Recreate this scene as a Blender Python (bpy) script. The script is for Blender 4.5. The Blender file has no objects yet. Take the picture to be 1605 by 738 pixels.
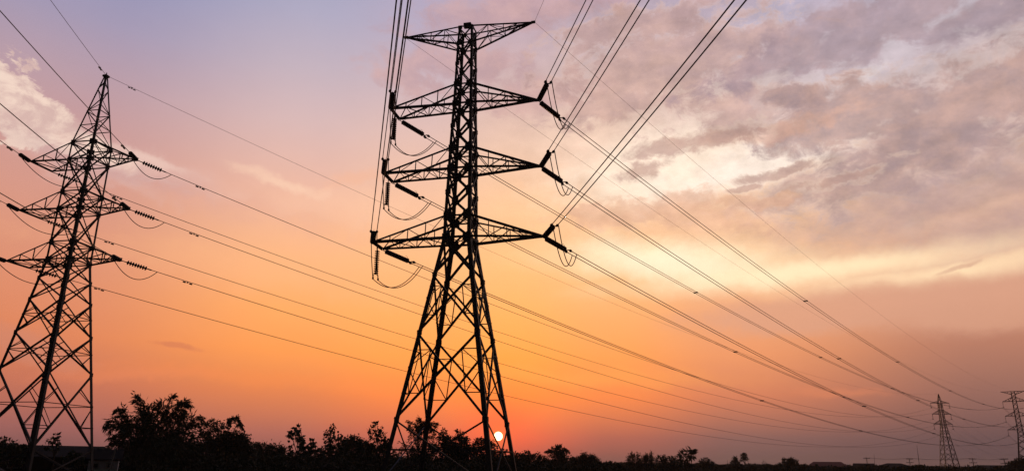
import bpy, math, random
import numpy as np
from mathutils import Vector, Matrix

S = bpy.context.scene
COL = S.collection
PI = math.pi
R = math.radians

# ---------------------------------------------------------------- camera
F_PX, PITCH, ROLL, CAM_H = 1141.25, 0.304683, 0.011790, 1.7      # focal length in pixels of a 1605 px wide frame
cd = bpy.data.cameras.new('camera'); cam = bpy.data.objects.new('camera', cd); COL.objects.link(cam)
cd.sensor_width = 36; cd.sensor_fit = 'HORIZONTAL'; cd.lens = 36 * F_PX / 1605
cd.clip_start = .1; cd.clip_end = 20000
cam.matrix_world = Matrix.Translation((0, 0, CAM_H)) @ Matrix.Rotation(PI / 2 + PITCH, 4, 'X') @ Matrix.Rotation(ROLL, 4, 'Z')
S.camera = cam

S.render.engine = 'CYCLES'
S.view_settings.view_transform = 'Standard'; S.view_settings.look = 'None'
S.view_settings.exposure = .12; S.view_settings.gamma = 1
cy = S.cycles
cy.max_bounces = 4; cy.diffuse_bounces = 2; cy.glossy_bounces = 2; cy.volume_bounces = 0; cy.transparent_max_bounces = 4
cy.use_denoising = True
try: cy.denoiser = 'OPENIMAGEDENOISE'
except Exception: pass

SUN_AZ, SUN_EL = R(-.86), R(2.06)       # the sun sits just above the trees (azimuth from +Y towards +X)

# ---------------------------------------------------------------- sky
def lin(c):
    return tuple(((v / 255) / 12.92 if v / 255 <= .04045 else ((v / 255 + .055) / 1.055) ** 2.4) for v in c) + (1,)

W = bpy.data.worlds.new('World'); S.world = W; W.use_nodes = True
NT = W.node_tree; NT.nodes.clear()
def nd(t, **k):
    n = NT.nodes.new(t)
    for a, b in k.items(): setattr(n, a, b)
    return n
def put(sock, v):
    if isinstance(v, X): NT.links.new(v.s, sock)
    elif isinstance(v, bpy.types.NodeSocket): NT.links.new(v, sock)
    else: sock.default_value = v
class X:
    """a scalar socket with arithmetic"""
    def __init__(s, sock): s.s = sock
    def _m(s, op, *a):
        n = nd('ShaderNodeMath', operation=op); put(n.inputs[0], s)
        for i, v in enumerate(a): put(n.inputs[i + 1], v)
        return X(n.outputs[0])
    def __add__(s, o): return s._m('ADD', o)
    __radd__ = __add__
    def __sub__(s, o): return s._m('SUBTRACT', o)
    def __rsub__(s, o): return (s * -1) + o
    def __mul__(s, o): return s._m('MULTIPLY', o)
    __rmul__ = __mul__
    def __truediv__(s, o): return s._m('DIVIDE', o)
    def pw(s, e): return s._m('POWER', e)
    def mx(s, o): return s._m('MAXIMUM', o)
    def mn(s, o): return s._m('MINIMUM', o)
    def exp(s): return s._m('EXPONENT')
    def ss(s, a, b, lo=0., hi=1.):
        n = nd('ShaderNodeMapRange', interpolation_type='SMOOTHSTEP'); put(n.inputs[0], s)
        n.inputs[1].default_value = a; n.inputs[2].default_value = b; n.inputs[3].default_value = lo; n.inputs[4].default_value = hi
        return X(n.outputs[0])
def mixc(f, a, b, mode='MIX'):
    n = nd('ShaderNodeMix', data_type='RGBA', blend_type=mode); n.clamp_factor = True
    put(n.inputs[0], f); put(n.inputs[6], a); put(n.inputs[7], b)
    return n.outputs[2]
tc = nd('ShaderNodeTexCoord'); sep = nd('ShaderNodeSeparateXYZ'); NT.links.new(tc.outputs['Generated'], sep.inputs[0])
dx, dy, dz = (X(sep.outputs[i]) for i in range(3))
AZ = dx._m('ARCTAN2', dy) * (180 / PI)
EL = dz.mx(-1.)._m('ARCSINE') * (180 / PI)

def noise(u, v, w=0., scale=1., detail=6., rough=.55, dist=0.):
    c = nd('ShaderNodeCombineXYZ'); put(c.inputs[0], u); put(c.inputs[1], v); put(c.inputs[2], w)
    n = nd('ShaderNodeTexNoise'); NT.links.new(c.outputs[0], n.inputs['Vector'])
    n.inputs['Scale'].default_value = scale; n.inputs['Detail'].default_value = detail
    n.inputs['Roughness'].default_value = rough; n.inputs['Distortion'].default_value = dist
    return X(n.outputs['Fac'])

def azel(u, v):
    """direction (degrees) in which a point of the 1605 x 738 photograph was seen"""
    u -= 802.5; v -= 369; c, s = math.cos(ROLL), math.sin(ROLL); a = u * c + v * s; b = -u * s + v * c
    fw = F_PX * math.cos(PITCH) + b * math.sin(PITCH); up = F_PX * math.sin(PITCH) - b * math.cos(PITCH)
    return math.degrees(math.atan2(a, fw)), math.degrees(math.atan2(up, math.hypot(a, fw)))
PXD = F_PX * PI / 180                     # photograph pixels per degree, near the middle

# clear-sky colours by elevation, at five azimuths: low sun dusk, orange below, mauve and blue above
COLS = [
 (-33, [(0,(112,78,82)),(2,(156,97,92)),(5,(194,112,88)),(8,(216,128,90)),(11,(216,136,104)),(15,(212,144,120)),(20,(200,148,140)),(25,(180,150,160)),(29,(158,147,173)),(33,(140,142,178)),(38,(126,135,178))]),
 (-17, [(0,(132,82,82)),(2,(174,104,90)),(5,(222,128,80)),(8,(247,152,82)),(11,(250,166,98)),(15,(246,178,128)),(20,(230,178,156)),(25,(210,178,176)),(29,(190,172,183)),(33,(170,164,187)),(38,(152,156,188))]),
 (-8,  [(0,(152,84,80)),(2,(200,104,82)),(5,(244,134,72)),(8,(254,158,80)),(11,(254,170,98)),(15,(250,182,126)),(20,(240,188,156)),(25,(220,184,174)),(29,(198,175,182)),(33,(180,166,186)),(38,(164,156,184))]),
 (0,   [(0,(176,85,76)),(2,(234,108,74)),(5,(253,140,66)),(8,(255,162,76)),(11,(255,174,96)),(15,(254,188,124)),(20,(248,196,152)),(25,(228,190,170)),(29,(206,176,172)),(33,(190,166,176)),(38,(174,156,174))]),
 (8,   [(0,(132,84,80)),(2,(172,100,84)),(5,(240,134,76)),(8,(248,156,86)),(11,(248,170,106)),(15,(250,190,134)),(20,(244,196,158)),(25,(230,196,178)),(29,(202,176,170)),(33,(186,165,174)),(38,(170,155,174))]),
 (17,  [(0,(104,82,82)),(2,(132,96,90)),(5,(206,124,92)),(8,(230,148,102)),(11,(234,162,118)),(15,(240,188,144)),(20,(232,190,160)),(25,(228,200,184)),(29,(196,174,170)),(33,(180,163,176)),(38,(166,153,176))]),
 (33,  [(0,(82,68,74)),(2,(102,79,80)),(5,(146,102,92)),(8,(178,120,100)),(11,(206,148,124)),(15,(214,166,142)),(20,(200,166,152)),(25,(194,170,166)),(29,(188,173,178)),(33,(182,170,188)),(38,(160,154,180))]),
]
fac = EL * (1 / 40.)
base = None
for a, stops in COLS:
    r = nd('ShaderNodeValToRGB'); r.color_ramp.interpolation = 'EASE' if False else 'LINEAR'
    put(r.inputs[0], fac); e = r.color_ramp.elements
    while len(e) > 1: e.remove(e[-1])
    for i, (el, c) in enumerate(stops):
        x = e[0] if i == 0 else e.new(el / 40.); x.position = el / 40.; x.color = lin(c)
    if base is None: base, pa = r.outputs[0], a
    else: base = mixc(AZ.ss(pa, a), base, r.outputs[0]); pa = a

# domain warp, in degrees: gives every cloud an uneven edge
warpA = noise(AZ, EL, 3.1, .16, 7, .62) - .5
warpB = noise(AZ, EL, 9.7, .16, 7, .62) - .5
fineA = noise(AZ * .75, EL * 1.2, 1.7, .5, 10, .66, .4) - .5
def blob(px, py, rx, ry, rot=0., warp=7., soft=(1.1, .5), fine=1.7):
    """soft-edged patch of sky round the direction of photo point (px, py), radii in photo pixels"""
    a, e = azel(px, py); k = 1 / math.cos(R(e)); c, s = math.cos(R(rot)), math.sin(R(rot))
    u = AZ - a + warpA * warp; v = EL - e + warpB * warp * .7
    p = (u * c + v * s) * (PXD / rx / k); q = (v * c - u * s) * (PXD / ry)
    d = (p * p + q * q)._m('SQRT')
    if fine: d = d + fineA * fine
    return d.ss(soft[0], soft[1])
def union(*b):
    o = b[0]
    for x in b[1:]: o = o.mx(x)
    return o
sky = base
puff = noise(AZ * .8, EL * 1.15, 21.3, .42, 9, .62, .3)          # billows, 1 to 3 degrees across
puff2 = noise(AZ * .55, EL * 1.4, 33.1, .22, 8, .6, .2)
def deck(mask, amt, light, dark):
    """a cloud deck: shaded underside billows between two greys"""
    global sky
    sky = mixc(mask * amt, sky, mixc((puff * .6 + puff2 * .4).ss(.36, .66), lin(dark), lin(light)))
# -- high cloud at the left: a billow with a crisp upper edge trailing into wisps
left = union(blob(110, 222, 130, 30, -20, 6, (1.3, .2), 1.8), blob(235, 252, 130, 24, -12, 6, (1.3, .1), 1.8), blob(60, 205, 80, 40, -30, 5, (1.2, .3), 1.6))
sky = mixc(left * .6, sky, lin((218, 184, 176)))
bil = union(blob(12, 152, 84, 50, -35, 4, (.98, .78), 2.4), blob(75, 186, 74, 32, -32, 4, (1.0, .68), 2.4), blob(150, 222, 90, 20, -22, 5, (1.2, .3), 2.2))
sky = mixc(bil * .82, sky, mixc(puff.ss(.4, .6), lin((208, 176, 168)), lin((242, 216, 198))))
sky = mixc(blob(235, 240, 70, 9, -14, 5, (1.4, .1), 2.) * .5, sky, lin((236, 206, 192)))
sky = mixc(blob(330, 300, 200, 34, -8, 7, (1.4, .1), 2.2) * .3, sky, lin((214, 160, 148)))
sky = mixc(blob(540, 330, 160, 26, -4, 7, (1.4, .1), 2.2) * .3, sky, lin((250, 200, 168)))
sky = mixc(blob(360, 425, 260, 26, -4, 7, (1.4, .1), 2.) * .22, sky, lin((250, 182, 132)))
sky = mixc(blob(440, 285, 75, 12, -12, 5, (1.3, .1), 2.) * .55, sky, lin((246, 206, 178)))
sky = mixc(blob(560, 290, 60, 10, 14, 5, (1.3, .1), 2.) * .35, sky, lin((240, 176, 140)))
sky = mixc(blob(130, 250, 150, 18, -6, 6, (1.4, .2), 1.4) * .3, sky, lin((176, 140, 146)))
sky = mixc(blob(50, 545, 80, 26, -14, 3, (1.1, .5), 1.) * .45, sky, lin((196, 130, 112)))
sky = mixc(blob(278, 545, 36, 5, -6, 2, (1.2, .4), 1.4) * .55, sky, lin((200, 114, 84)))
sky = mixc(blob(200, 590, 130, 8, 4, 4, (1.4, .1), 1.4) * .3, sky, lin((232, 134, 92)))
sky = mixc(blob(480, 595, 330, 14, 0, 5, (1.4, .1), 1.2) * .28, sky, lin((246, 138, 74)))
sky = mixc(blob(900, 590, 250, 16, -3, 5, (1.4, .1), 1.2) * .28, sky, lin((255, 170, 86)))
sky = mixc(blob(1310, 612, 60, 7, -4, 4, (1.4, .1), 1.4) * .4, sky, lin((220, 132, 94)))
# -- pale light between the clouds on the right
sky = mixc(blob(1330, 105, 260, 56, 14, 8, (1.4, .1), 1.2) * .55, sky, lin((200, 188, 198)))
sky = mixc(blob(1180, 66, 120, 40, 20, 8, (1.3, .2), 1.4) * .55, sky, lin((178, 174, 198)))
sky = mixc(blob(1060, 262, 190, 66, 6, 8, (1.4, .1), 1.) * .92, sky, lin((255, 234, 212)))
sky = mixc(blob(1215, 238, 150, 40, 14, 8, (1.4, .2), 1.2) * .92, sky, lin((252, 233, 218)))
sky = mixc(blob(900, 215, 100, 44, 8, 8, (1.4, .1), 1.2) * .55, sky, lin((242, 208, 184)))
sky = mixc(blob(1340, 122, 46, 14, 30, 5, (1.2, .2), 2.) * .6, sky, lin((218, 206, 206)))
# -- mauve cloud decks
deck(union(blob(820, 25, 190, 36, 4, 7, (1.2, .4), 2.4), blob(770, 105, 90, 30, -6, 7, (1.2, .4), 2.4), blob(650, 135, 80, 22, -12, 7, (1.2, .4), 2.4), blob(690, 90, 120, 40, 8, 7, (1.2, .4), 2.4), blob(840, 150, 110, 30, 4, 7, (1.2, .4), 2.4)), .62, (208, 164, 158), (178, 142, 148))
deckA = union(blob(1050, 110, 200, 66, 8, 7, (1.1, .5), 2.8), blob(1010, 42, 140, 32, 10, 7, (1.1, .5), 2.8), blob(1160, 170, 130, 44, 4, 7, (1.1, .5), 2.8), blob(950, 168, 90, 28, 14, 7, (1.1, .5), 2.8))
sky = mixc(deckA * (1 - deckA) * 1.0, sky, lin((236, 204, 188)))
deck(deckA, .8, (206, 168, 156), (178, 146, 144))
deck(union(blob(1420, 22, 240, 36, 10, 7, (1.15, .5), 2.4), blob(1270, 62, 190, 28, 16, 7, (1.15, .5), 2.4), blob(1590, 10, 130, 28, 6, 7, (1.15, .5), 2.4)), .78, (178, 150, 154), (154, 134, 145))
deckB = union(blob(1500, 190, 240, 80, 14, 6, (1.1, .5), 2.1), blob(1330, 174, 150, 52, 4, 6, (1.1, .5), 2.2), blob(1250, 146, 60, 26, 0, 5, (1.1, .55), 2.2), blob(1590, 140, 120, 60, 20, 6, (1.1, .5), 2.0), blob(1420, 240, 250, 36, 12, 6, (1.2, .4), 2.2))
sky = mixc(deckB * (1 - deckB) * 1.2, sky, lin((232, 212, 204)))
deck(deckB, .9, (196, 160, 150), (160, 137, 140))
sky = mixc(blob(1210, 196, 130, 12, 6, 6, (1.3, .2), 2.4) * .5, sky, lin((222, 172, 148)))
deck(union(blob(1470, 312, 230, 46, 6, 7, (1.4, .1), 1.6), blob(1570, 360, 160, 40, 0, 7, (1.4, .1), 1.6)), .7, (196, 164, 152), (174, 146, 146))
sky = mixc(blob(1520, 335, 110, 10, 10, 5, (1.4, .1), 2.2) * .4, sky, lin((220, 180, 158)))
clumps = union(blob(1040, 236, 56, 17, 12, 5, (1.15, .4), 2.4), blob(1120, 214, 90, 20, 10, 5, (1.15, .4), 2.4), blob(1010, 268, 44, 13, 10, 5, (1.15, .4), 2.4), blob(1170, 296, 36, 7, 8, 4, (1.1, .5), 2.4), blob(1230, 264, 70, 12, 8, 5, (1.15, .4), 2.4), blob(1310, 280, 70, 12, 8, 5, (1.1, .5), 2.8))
sky = mixc(clumps * (1 - clumps) * .9, sky, lin((255, 234, 212)))
deck(clumps, .8, (200, 164, 148), (178, 144, 136))
deck(union(blob(1060, 325, 120, 26, -4, 6, (1.1, .5), 2.6), blob(1110, 345, 100, 26, -8, 6, (1.1, .5), 2.6), blob(960, 335, 100, 24, 6, 6, (1.1, .5), 2.6), blob(1170, 318, 90, 14, 0, 6, (1.1, .5), 2.6)), .65, (230, 182, 150), (212, 162, 136))
# -- the bright bar above the horizon cloud
bar = union(blob(1070, 412, 200, 30, -4, 3, (1.6, .0), .5), blob(1270, 428, 250, 20, 2, 3, (1.7, .0), .5), blob(1500, 424, 210, 15, 2, 3, (1.8, -.3), .6))
sky = mixc(bar * .95, sky, lin((255, 222, 180)))
sky = mixc(blob(1040, 408, 130, 32, -10, 3, (1.5, .0), .8) * .9, sky, lin((255, 237, 202)))
sky = mixc(blob(1220, 428, 160, 13, 2, 3, (1.5, .0), .8) * .8, sky, lin((255, 232, 190)))
under = union(blob(1340, 484, 250, 32, 2, 2.5, (1.2, .6), .7), blob(1560, 478, 180, 36, 0, 2.5, (1.2, .6), .7))
sky = mixc(under * .7, sky, lin((212, 156, 130)))
sky = mixc(blob(1505, 418, 34, 3, 12, 2, (1.3, .3), 1.2) * .6, sky, lin((206, 158, 134)))
# -- fine structure inside the clouds, strongest at the upper right
tex = noise(AZ * .8, EL * 1.4, 5.3, .5, 9, .62)
amt = AZ.ss(-8, 14) * EL.ss(12, 20)
k = (tex - .5) * (amt * .68 + .05) + 1
m = nd('ShaderNodeVectorMath', operation='SCALE'); put(m.inputs[0], sky); put(m.inputs['Scale'], k); sky = m.outputs[0]

# -- glow of the low sun and its disc
su = (math.sin(SUN_AZ) * math.cos(SUN_EL), math.cos(SUN_AZ) * math.cos(SUN_EL), math.sin(SUN_EL))
dt = nd('ShaderNodeVectorMath', operation='DOT_PRODUCT'); NT.links.new(tc.outputs['Generated'], dt.inputs[0]); dt.inputs[1].default_value = su
ANG = X(dt.outputs['Value']).mn(1.)._m('ARCCOSINE') * (180 / PI)
glow = ((ANG / 2.6).pw(2.) * -1).exp()
sky = mixc(glow * .62, sky, lin((255, 100, 64)))
glow2 = ((ANG / .8).pw(2.) * -1).exp()
sky = mixc(glow2 * .85, sky, lin((255, 120, 62)))
# -- the sky away from the sunset is dimmer and bluer
back = ANG.ss(42, 80)
sky = mixc(back, sky, (.006, .007, .012, 1))
sky = mixc(EL.ss(-1, -6), sky, (.01, .009, .009, 1))
ns = nd('ShaderNodeTexSky', sky_type='NISHITA'); ns.sun_disc = False
ns.sun_elevation = SUN_EL; ns.sun_rotation = SUN_AZ; ns.air_density = 2; ns.dust_density = 3
b1 = nd('ShaderNodeBackground'); put(b1.inputs[0], ns.outputs[0]); b1.inputs[1].default_value = .012
disc = ANG.ss(.345, .30)
sky = mixc(disc, sky, (4.2, 2.9, 1.35, 1))
b2 = nd('ShaderNodeBackground'); put(b2.inputs[0], sky); b2.inputs[1].default_value = 1
ad = nd('ShaderNodeAddShader'); NT.links.new(b1.outputs[0], ad.inputs[0]); NT.links.new(b2.outputs[0], ad.inputs[1])
wo = nd('ShaderNodeOutputWorld'); NT.links.new(ad.outputs[0], wo.inputs[0])

# ---------------------------------------------------------------- sun lamp
sl = bpy.data.lights.new('sun', 'SUN'); sl.energy = .6; sl.angle = R(.6); sl.color = (1, .48, .2)
so = bpy.data.objects.new('sun', sl); COL.objects.link(so)
so.rotation_euler = (Vector(su)).to_track_quat('Z', 'Y').to_euler()

# ---------------------------------------------------------------- materials
def mat(name, c, rough=.7, metal=0., var=.25, scale=3., vol=False):
    m = bpy.data.materials.new(name); m.use_nodes = True; t = m.node_tree; b = t.nodes['Principled BSDF']
    b.inputs['Roughness'].default_value = rough; b.inputs['Specular IOR Level'].default_value = .2; b.inputs['Metallic'].default_value = metal
    g = t.nodes.new('ShaderNodeTexCoord'); n = t.nodes.new('ShaderNodeTexNoise'); n.inputs['Scale'].default_value = scale; n.inputs['Detail'].default_value = 5
    t.links.new(g.outputs['Object'], n.inputs['Vector'])
    x = t.nodes.new('ShaderNodeMix'); x.data_type = 'RGBA'
    x.inputs[6].default_value = tuple(v * (1 - var) for v in c) + (1,); x.inputs[7].default_value = tuple(v * (1 + var) for v in c) + (1,)
    t.links.new(n.outputs['Fac'], x.inputs[0]); t.links.new(x.outputs[2], b.inputs['Base Color'])
    return m
M = dict(
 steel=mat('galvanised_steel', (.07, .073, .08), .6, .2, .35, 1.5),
 cable=mat('weathered_aluminium', (.07, .07, .075), .6, .2, .2, 5),
 disc=mat('brown_glazed_porcelain', (.05, .03, .025), .35, 0, .2, 6),
 leaf=mat('dark_green_leaves', (.045, .065, .025), .7, 0, .4, .6),
 leaf2=mat('olive_leaves', (.06, .07, .028), .7, 0, .4, .6),
 bark=mat('brown_bark', (.09, .07, .05), .9, 0, .4, 4),
 scrub=mat('scrub_leaves', (.045, .055, .025), .8, 0, .4, .5),
 ground=mat('dry_field', (.07, .06, .035), .95, 0, .5, .05),
 wall=mat('pale_render', (.5, .5, .53), .9, 0, .12, 2),
 roof=mat('dark_roof_sheet', (.022, .019, .019), 1., 0, .3, 3),
 redroof=mat('red_roof_tiles', (.25, .07, .05), .8, 0, .3, 3),
 glass=mat('dark_window_glass', (.02, .022, .026), .1, 0, .1, 3),
 concrete=mat('grey_concrete', (.3, .29, .28), .9, 0, .2, 3),
)

# ---------------------------------------------------------------- mesh helpers
class MB:
    def __init__(s): s.v = []; s.f = []
    def add(s, v, f):
        o = len(s.v); s.v += [tuple(p) for p in v]; s.f += [tuple(i + o for i in q) for q in f]
    def angle(s, p, q, size, ref, th=None):
        """rolled-steel angle from p to q, its two flanges on the ref side"""
        p, q = Vector(p), Vector(q); t = q - p
        if t.length < 1e-4: return
        t.normalize(); n = Vector(ref); n -= t * n.dot(t)
        if n.length < 1e-3: n = Vector((0, 0, 1)).cross(t) if abs(t.z) < .9 else Vector((1, 0, 0))
        n.normalize(); b = t.cross(n); th = th or max(.012, size * .13)
        c = [(0, 0), (size, 0), (size, th), (th, th), (th, size), (0, size)]
        k = size * .3
        w = [n * (x - k) + b * (y - k) for x, y in c]
        s.add([p + o for o in w] + [q + o for o in w], [(i, (i + 1) % 6, (i + 1) % 6 + 6, i + 6) for i in range(6)] + [(5, 4, 3, 2, 1, 0), (6, 7, 8, 9, 10, 11)])
    def box(s, c, hx, hy, hz, ax=None):
        c = Vector(c); A = ax or (Vector((1, 0, 0)), Vector((0, 1, 0)), Vector((0, 0, 1)))
        v = [c + A[0] * (hx * i) + A[1] * (hy * j) + A[2] * (hz * k) for i in (-1, 1) for j in (-1, 1) for k in (-1, 1)]
        s.add(v, [(0, 1, 3, 2), (4, 6, 7, 5), (0, 4, 5, 1), (2, 3, 7, 6), (0, 2, 6, 4), (1, 5, 7, 3)])
    def tube(s, pts, r, n=6):
        pts = [Vector(p) for p in pts]; m = len(pts); o = len(s.v)
        rr = r if isinstance(r, (list, tuple)) else [r] * m
        prev = None
        for i, p in enumerate(pts):
            t = (pts[min(i + 1, m - 1)] - pts[max(i - 1, 0)]).normalized()
            if prev is None: a = t.cross(Vector((0, 0, 1)) if abs(t.z) < .9 else Vector((1, 0, 0)))
            else: a = prev - t * prev.dot(t)
            a.normalize(); prev = a; b = t.cross(a)
            for j in range(n):
                g = 2 * PI * j / n; s.v.append(tuple(p + (a * math.cos(g) + b * math.sin(g)) * rr[i]))
        for i in range(m - 1):
            for j in range(n):
                k = (j + 1) % n; s.f.append((o + i * n + j, o + i * n + k, o + (i + 1) * n + k, o + (i + 1) * n + j))
        s.f.append(tuple(o + j for j in range(n))[::-1]); s.f.append(tuple(o + (m - 1) * n + j for j in range(n)))
    def build(s, name, m, parent=None, smooth=False, loc=None):
        me = bpy.data.meshes.new(name)
        v = s.v if loc is None else [tuple(Vector(p) - Vector(loc)) for p in s.v]
        me.from_pydata(v, [], s.f); me.materials.append(m)
        if smooth: me.polygons.foreach_set('use_smooth', [True] * len(me.polygons))
        o = bpy.data.objects.new(name, me); COL.objects.link(o)
        if loc is not None: o.location = loc
        if parent: o.parent = parent
        return o
def tag(o, label, cat, group=None, kind=None):
    if label: o['label'] = label
    if cat: o['category'] = cat
    if group: o['group'] = group
    if kind: o['kind'] = kind
    return o
def empty(name, loc, rz=0.):
    o = bpy.data.objects.new(name, None); o.empty_display_size = .5; o.location = loc; o.rotation_euler = (0, 0, rz); COL.objects.link(o); return o
V = lambda *a: Vector(a)

# ---------------------------------------------------------------- ground and air
gm = MB(); N = 96; rad = [0, 40, 120, 300, 700, 1500, 3000, 4500]
rg = random.Random(4)
for i, r in enumerate(rad[1:]):
    for j in range(N):
        g = 2 * PI * j / N; gm.v.append((r * math.cos(g), r * math.sin(g), rg.uniform(-.05, .05) if r < 700 else 0.))
gm.v.append((0, 0, 0)); c0 = len(gm.v) - 1
for j in range(N):
    gm.f.append((c0, j, (j + 1) % N))
    for i in range(len(rad) - 2): gm.f.append((i * N + j, (i + 1) * N + j, (i + 1) * N + (j + 1) % N, i * N + (j + 1) % N))
tag(gm.build('ground', M['ground']), 'flat dark field under the pylons and trees', None, kind='structure')

hz = MB(); hz.box((0, 1950, 21.5), 4600, 2650, 22.7)
hm_ = bpy.data.materials.new('dusk_air'); hm_.use_nodes = True; t = hm_.node_tree; t.nodes.clear()
pv = t.nodes.new('ShaderNodeVolumePrincipled'); pv.inputs['Color'].default_value = (.9, .82, .82, 1); pv.inputs['Density'].default_value = .00015; pv.inputs['Anisotropy'].default_value = .25
ou = t.nodes.new('ShaderNodeOutputMaterial'); t.links.new(pv.outputs[0], ou.inputs['Volume'])
tag(hz.build('haze', hm_), 'thin dusk haze over the plain', None, kind='stuff')

# ---------------------------------------------------------------- lattice towers
CORN = {'A': (-1, -1), 'B': (-1, 1), 'C': (1, -1), 'D': (1, 1)}     # near-left, far-left, near-right, far-right in the tower's own frame
FACES = [('A', 'C', (0, -1)), ('B', 'D', (0, 1)), ('A', 'B', (-1, 0)), ('C', 'D', (1, 0))]

def lerp(a, b, t): return a + (b - a) * t
class Tower:
    def __init__(s, name, label, cat, loc, yaw, prof, group=None):
        s.root = empty(name, (loc[0], loc[1], 0), yaw); tag(s.root, label, cat, group)
        s.prof = prof; s.c, s.s = math.cos(yaw), math.sin(yaw); s.loc = loc
    def w(s, z):
        p = s.prof
        for (z0, w0), (z1, w1) in zip(p, p[1:]):
            if z <= z1: return lerp(w0, w1, (z - z0) / (z1 - z0))
        return p[-1][1]
    def node(s, k, z):
        h = s.w(z) / 2; return V(CORN[k][0] * h, CORN[k][1] * h, z)
    def world(s, p): return V(s.loc[0] + s.c * p[0] - s.s * p[1], s.loc[1] + s.s * p[0] + s.c * p[1], p[2])
    def local(s, p):
        x, y = p[0] - s.loc[0], p[1] - s.loc[1]; return V(s.c * x + s.s * y, -s.s * x + s.c * y, p[2])
    def legs(s, ztop, sizes, gussets, gs=.3, m=None):
        zs = sorted(set([0] + [z for z, _ in s.prof if z < ztop] + [ztop]))
        for k in 'ABCD':
            b = MB(); ref = V(-CORN[k][0], -CORN[k][1], 0)
            for z0, z1 in zip(zs, zs[1:]):
                t = ((z0 + z1) / 2) / ztop; sz = lerp(sizes[0], sizes[1], t)
                p, q = s.node(k, z0), s.node(k, z1); ax = (q - p).normalized()
                n1 = V(-CORN[k][0], 0, 0); n1 = (n1 - ax * n1.dot(ax)).normalized(); n2 = V(0, -CORN[k][1], 0); n2 = (n2 - ax * n2.dot(ax)).normalized()
                th = sz * .14
                for d1, d2 in ((n1, n2), (n2, n1)):
                    c = (p + q) / 2 + d1 * sz / 2 + d2 * th / 2
                    b.box(c, sz / 2, th / 2, (q - p).length / 2 + .01, (d1, d2, ax))
            for z, g in gussets:
                p = s.node(k, z)
                for d, o in ((V(-CORN[k][0], 0, 0), V(0, CORN[k][1], 0)), (V(0, -CORN[k][1], 0), V(CORN[k][0], 0, 0))):
                    b.box(p + d * g * .42 + o * .02, g * .5, .012, g * .5, (d, o, V(0, 0, 1)))
            # splice plates and bolts step proud of the leg
            b.build('leg', m or M['steel'], s.root)
    def faces(s, panels, size, red=.07):
        """panels: (z0, z1, kind, member size) kind x / xr (with redundants) / z (zigzag)"""
        for fi, (a, c, nrm) in enumerate(FACES):
            b = MB(); n = V(nrm[0], nrm[1], 0); inn = -n
            for i, (z0, z1, kind, sz) in enumerate(panels):
                A0, A1, C0, C1 = s.node(a, z0), s.node(a, z1), s.node(c, z0), s.node(c, z1)
                off = inn * .03
                if 'z' in kind:
                    (p, q) = (A0, C1) if (i + fi) % 2 else (C0, A1); b.angle(p + off, q + off, sz, inn)
                    if 'h' in kind: b.angle(A1, C1, sz * .8, inn)
                    continue
                if 'F' not in kind or fi != 1: b.angle(A0 + off, C1 + off, sz, inn)
                b.angle(C0 + off * 2.5, A1 + off * 2.5, sz, inn)
                if 'h' in kind: b.angle(A1, C1, sz * .85, inn)
                t = s.w(z0) / (s.w(z0) + s.w(z1)); Xp = lerp(A0, C1, t)
                if 'r' in kind:
                    zx = Xp.z; La, Lc = s.node(a, zx), s.node(c, zx)
                    for L, k, lo, hi in ((La, a, A0, A1), (Lc, c, C0, C1)):
                        l = lerp(lo, Xp, .5); u = lerp(hi, Xp, .5)
                        b.angle(l, s.node(k, l.z), red, inn); b.angle(u, s.node(k, u.z), red, inn)
                        b.angle(l, L, red, inn); b.angle(u, L, red, inn)
                        if 'R' in kind: b.angle(l, u, red, inn)
                if 's' in kind:
                    L = Xp.z
                    for k, lo, hi in ((a, A0, A1), (c, C0, C1)):
                        for e in (lo, hi): b.angle(lerp(e, Xp, .5), s.node(k, L), red, inn)
                    if 'l' in kind:
                        for k, lo in ((a, A0), (c, C0)): p = lerp(lo, Xp, .5); b.angle(p, s.node(k, p.z), red, inn)
                if 'H' in kind:
                    b.angle(s.node(a, Xp.z), s.node(c, Xp.z), red, inn)
            b.build('lattice_bracing', M['steel'], s.root)
    def diaphragms(s, zs, size):
        for z in zs:
            b = MB(); P = [s.node(k, z) for k in 'ABDC']
            for i in range(4): b.angle(P[i], P[(i + 1) % 4], size, V(0, 0, -1))
            b.angle(P[0], P[2], size * .7, V(0, 0, -1)); b.angle(P[1], P[3], size * .7, V(0, 0, -1))
            b.build('plan_bracing', M['steel'], s.root)
    def arm(s, side, zl, zu, length, e0, e1, ztip, sizes, n=4, name='crossarm'):
        """side -1 left, 1 right; e0/e1 near and far offsets of the tip (both 0: pointed)"""
        b = MB(); x = side * length
        kn, kf = ('A', 'B') if side < 0 else ('C', 'D')
        tn, tf_ = V(x, e0, ztip), V(x, e1, ztip)
        ch, sb = sizes
        L = {kn: (s.node(kn, zl), tn), kf: (s.node(kf, zl), tf_)}; U = {kn: (s.node(kn, zu), tn), kf: (s.node(kf, zu), tf_)}
        up_is_flat = abs(ztip - zu) < abs(ztip - zl)
        for k in (kn, kf):
            o = V(0, -1 if k == kn else 1, 0)
            b.angle(*L[k], ch, V(0, 0, 1) - o); b.angle(*U[k], ch * .8, V(0, 0, -1) - o)
            for i in range(1, n):
                t = i / n; p, q = lerp(*L[k], t), lerp(*U[k], t)
                b.angle(p, q, sb, -o)
                t2 = (i - 1) / n
                if i % 2: b.angle(lerp(*U[k], t2) if not up_is_flat else lerp(*L[k], t2), p if not up_is_flat else q, sb, -o)
                else: b.angle(lerp(*L[k], t2) if not up_is_flat else lerp(*U[k], t2), q if not up_is_flat else p, sb, -o)
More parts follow.
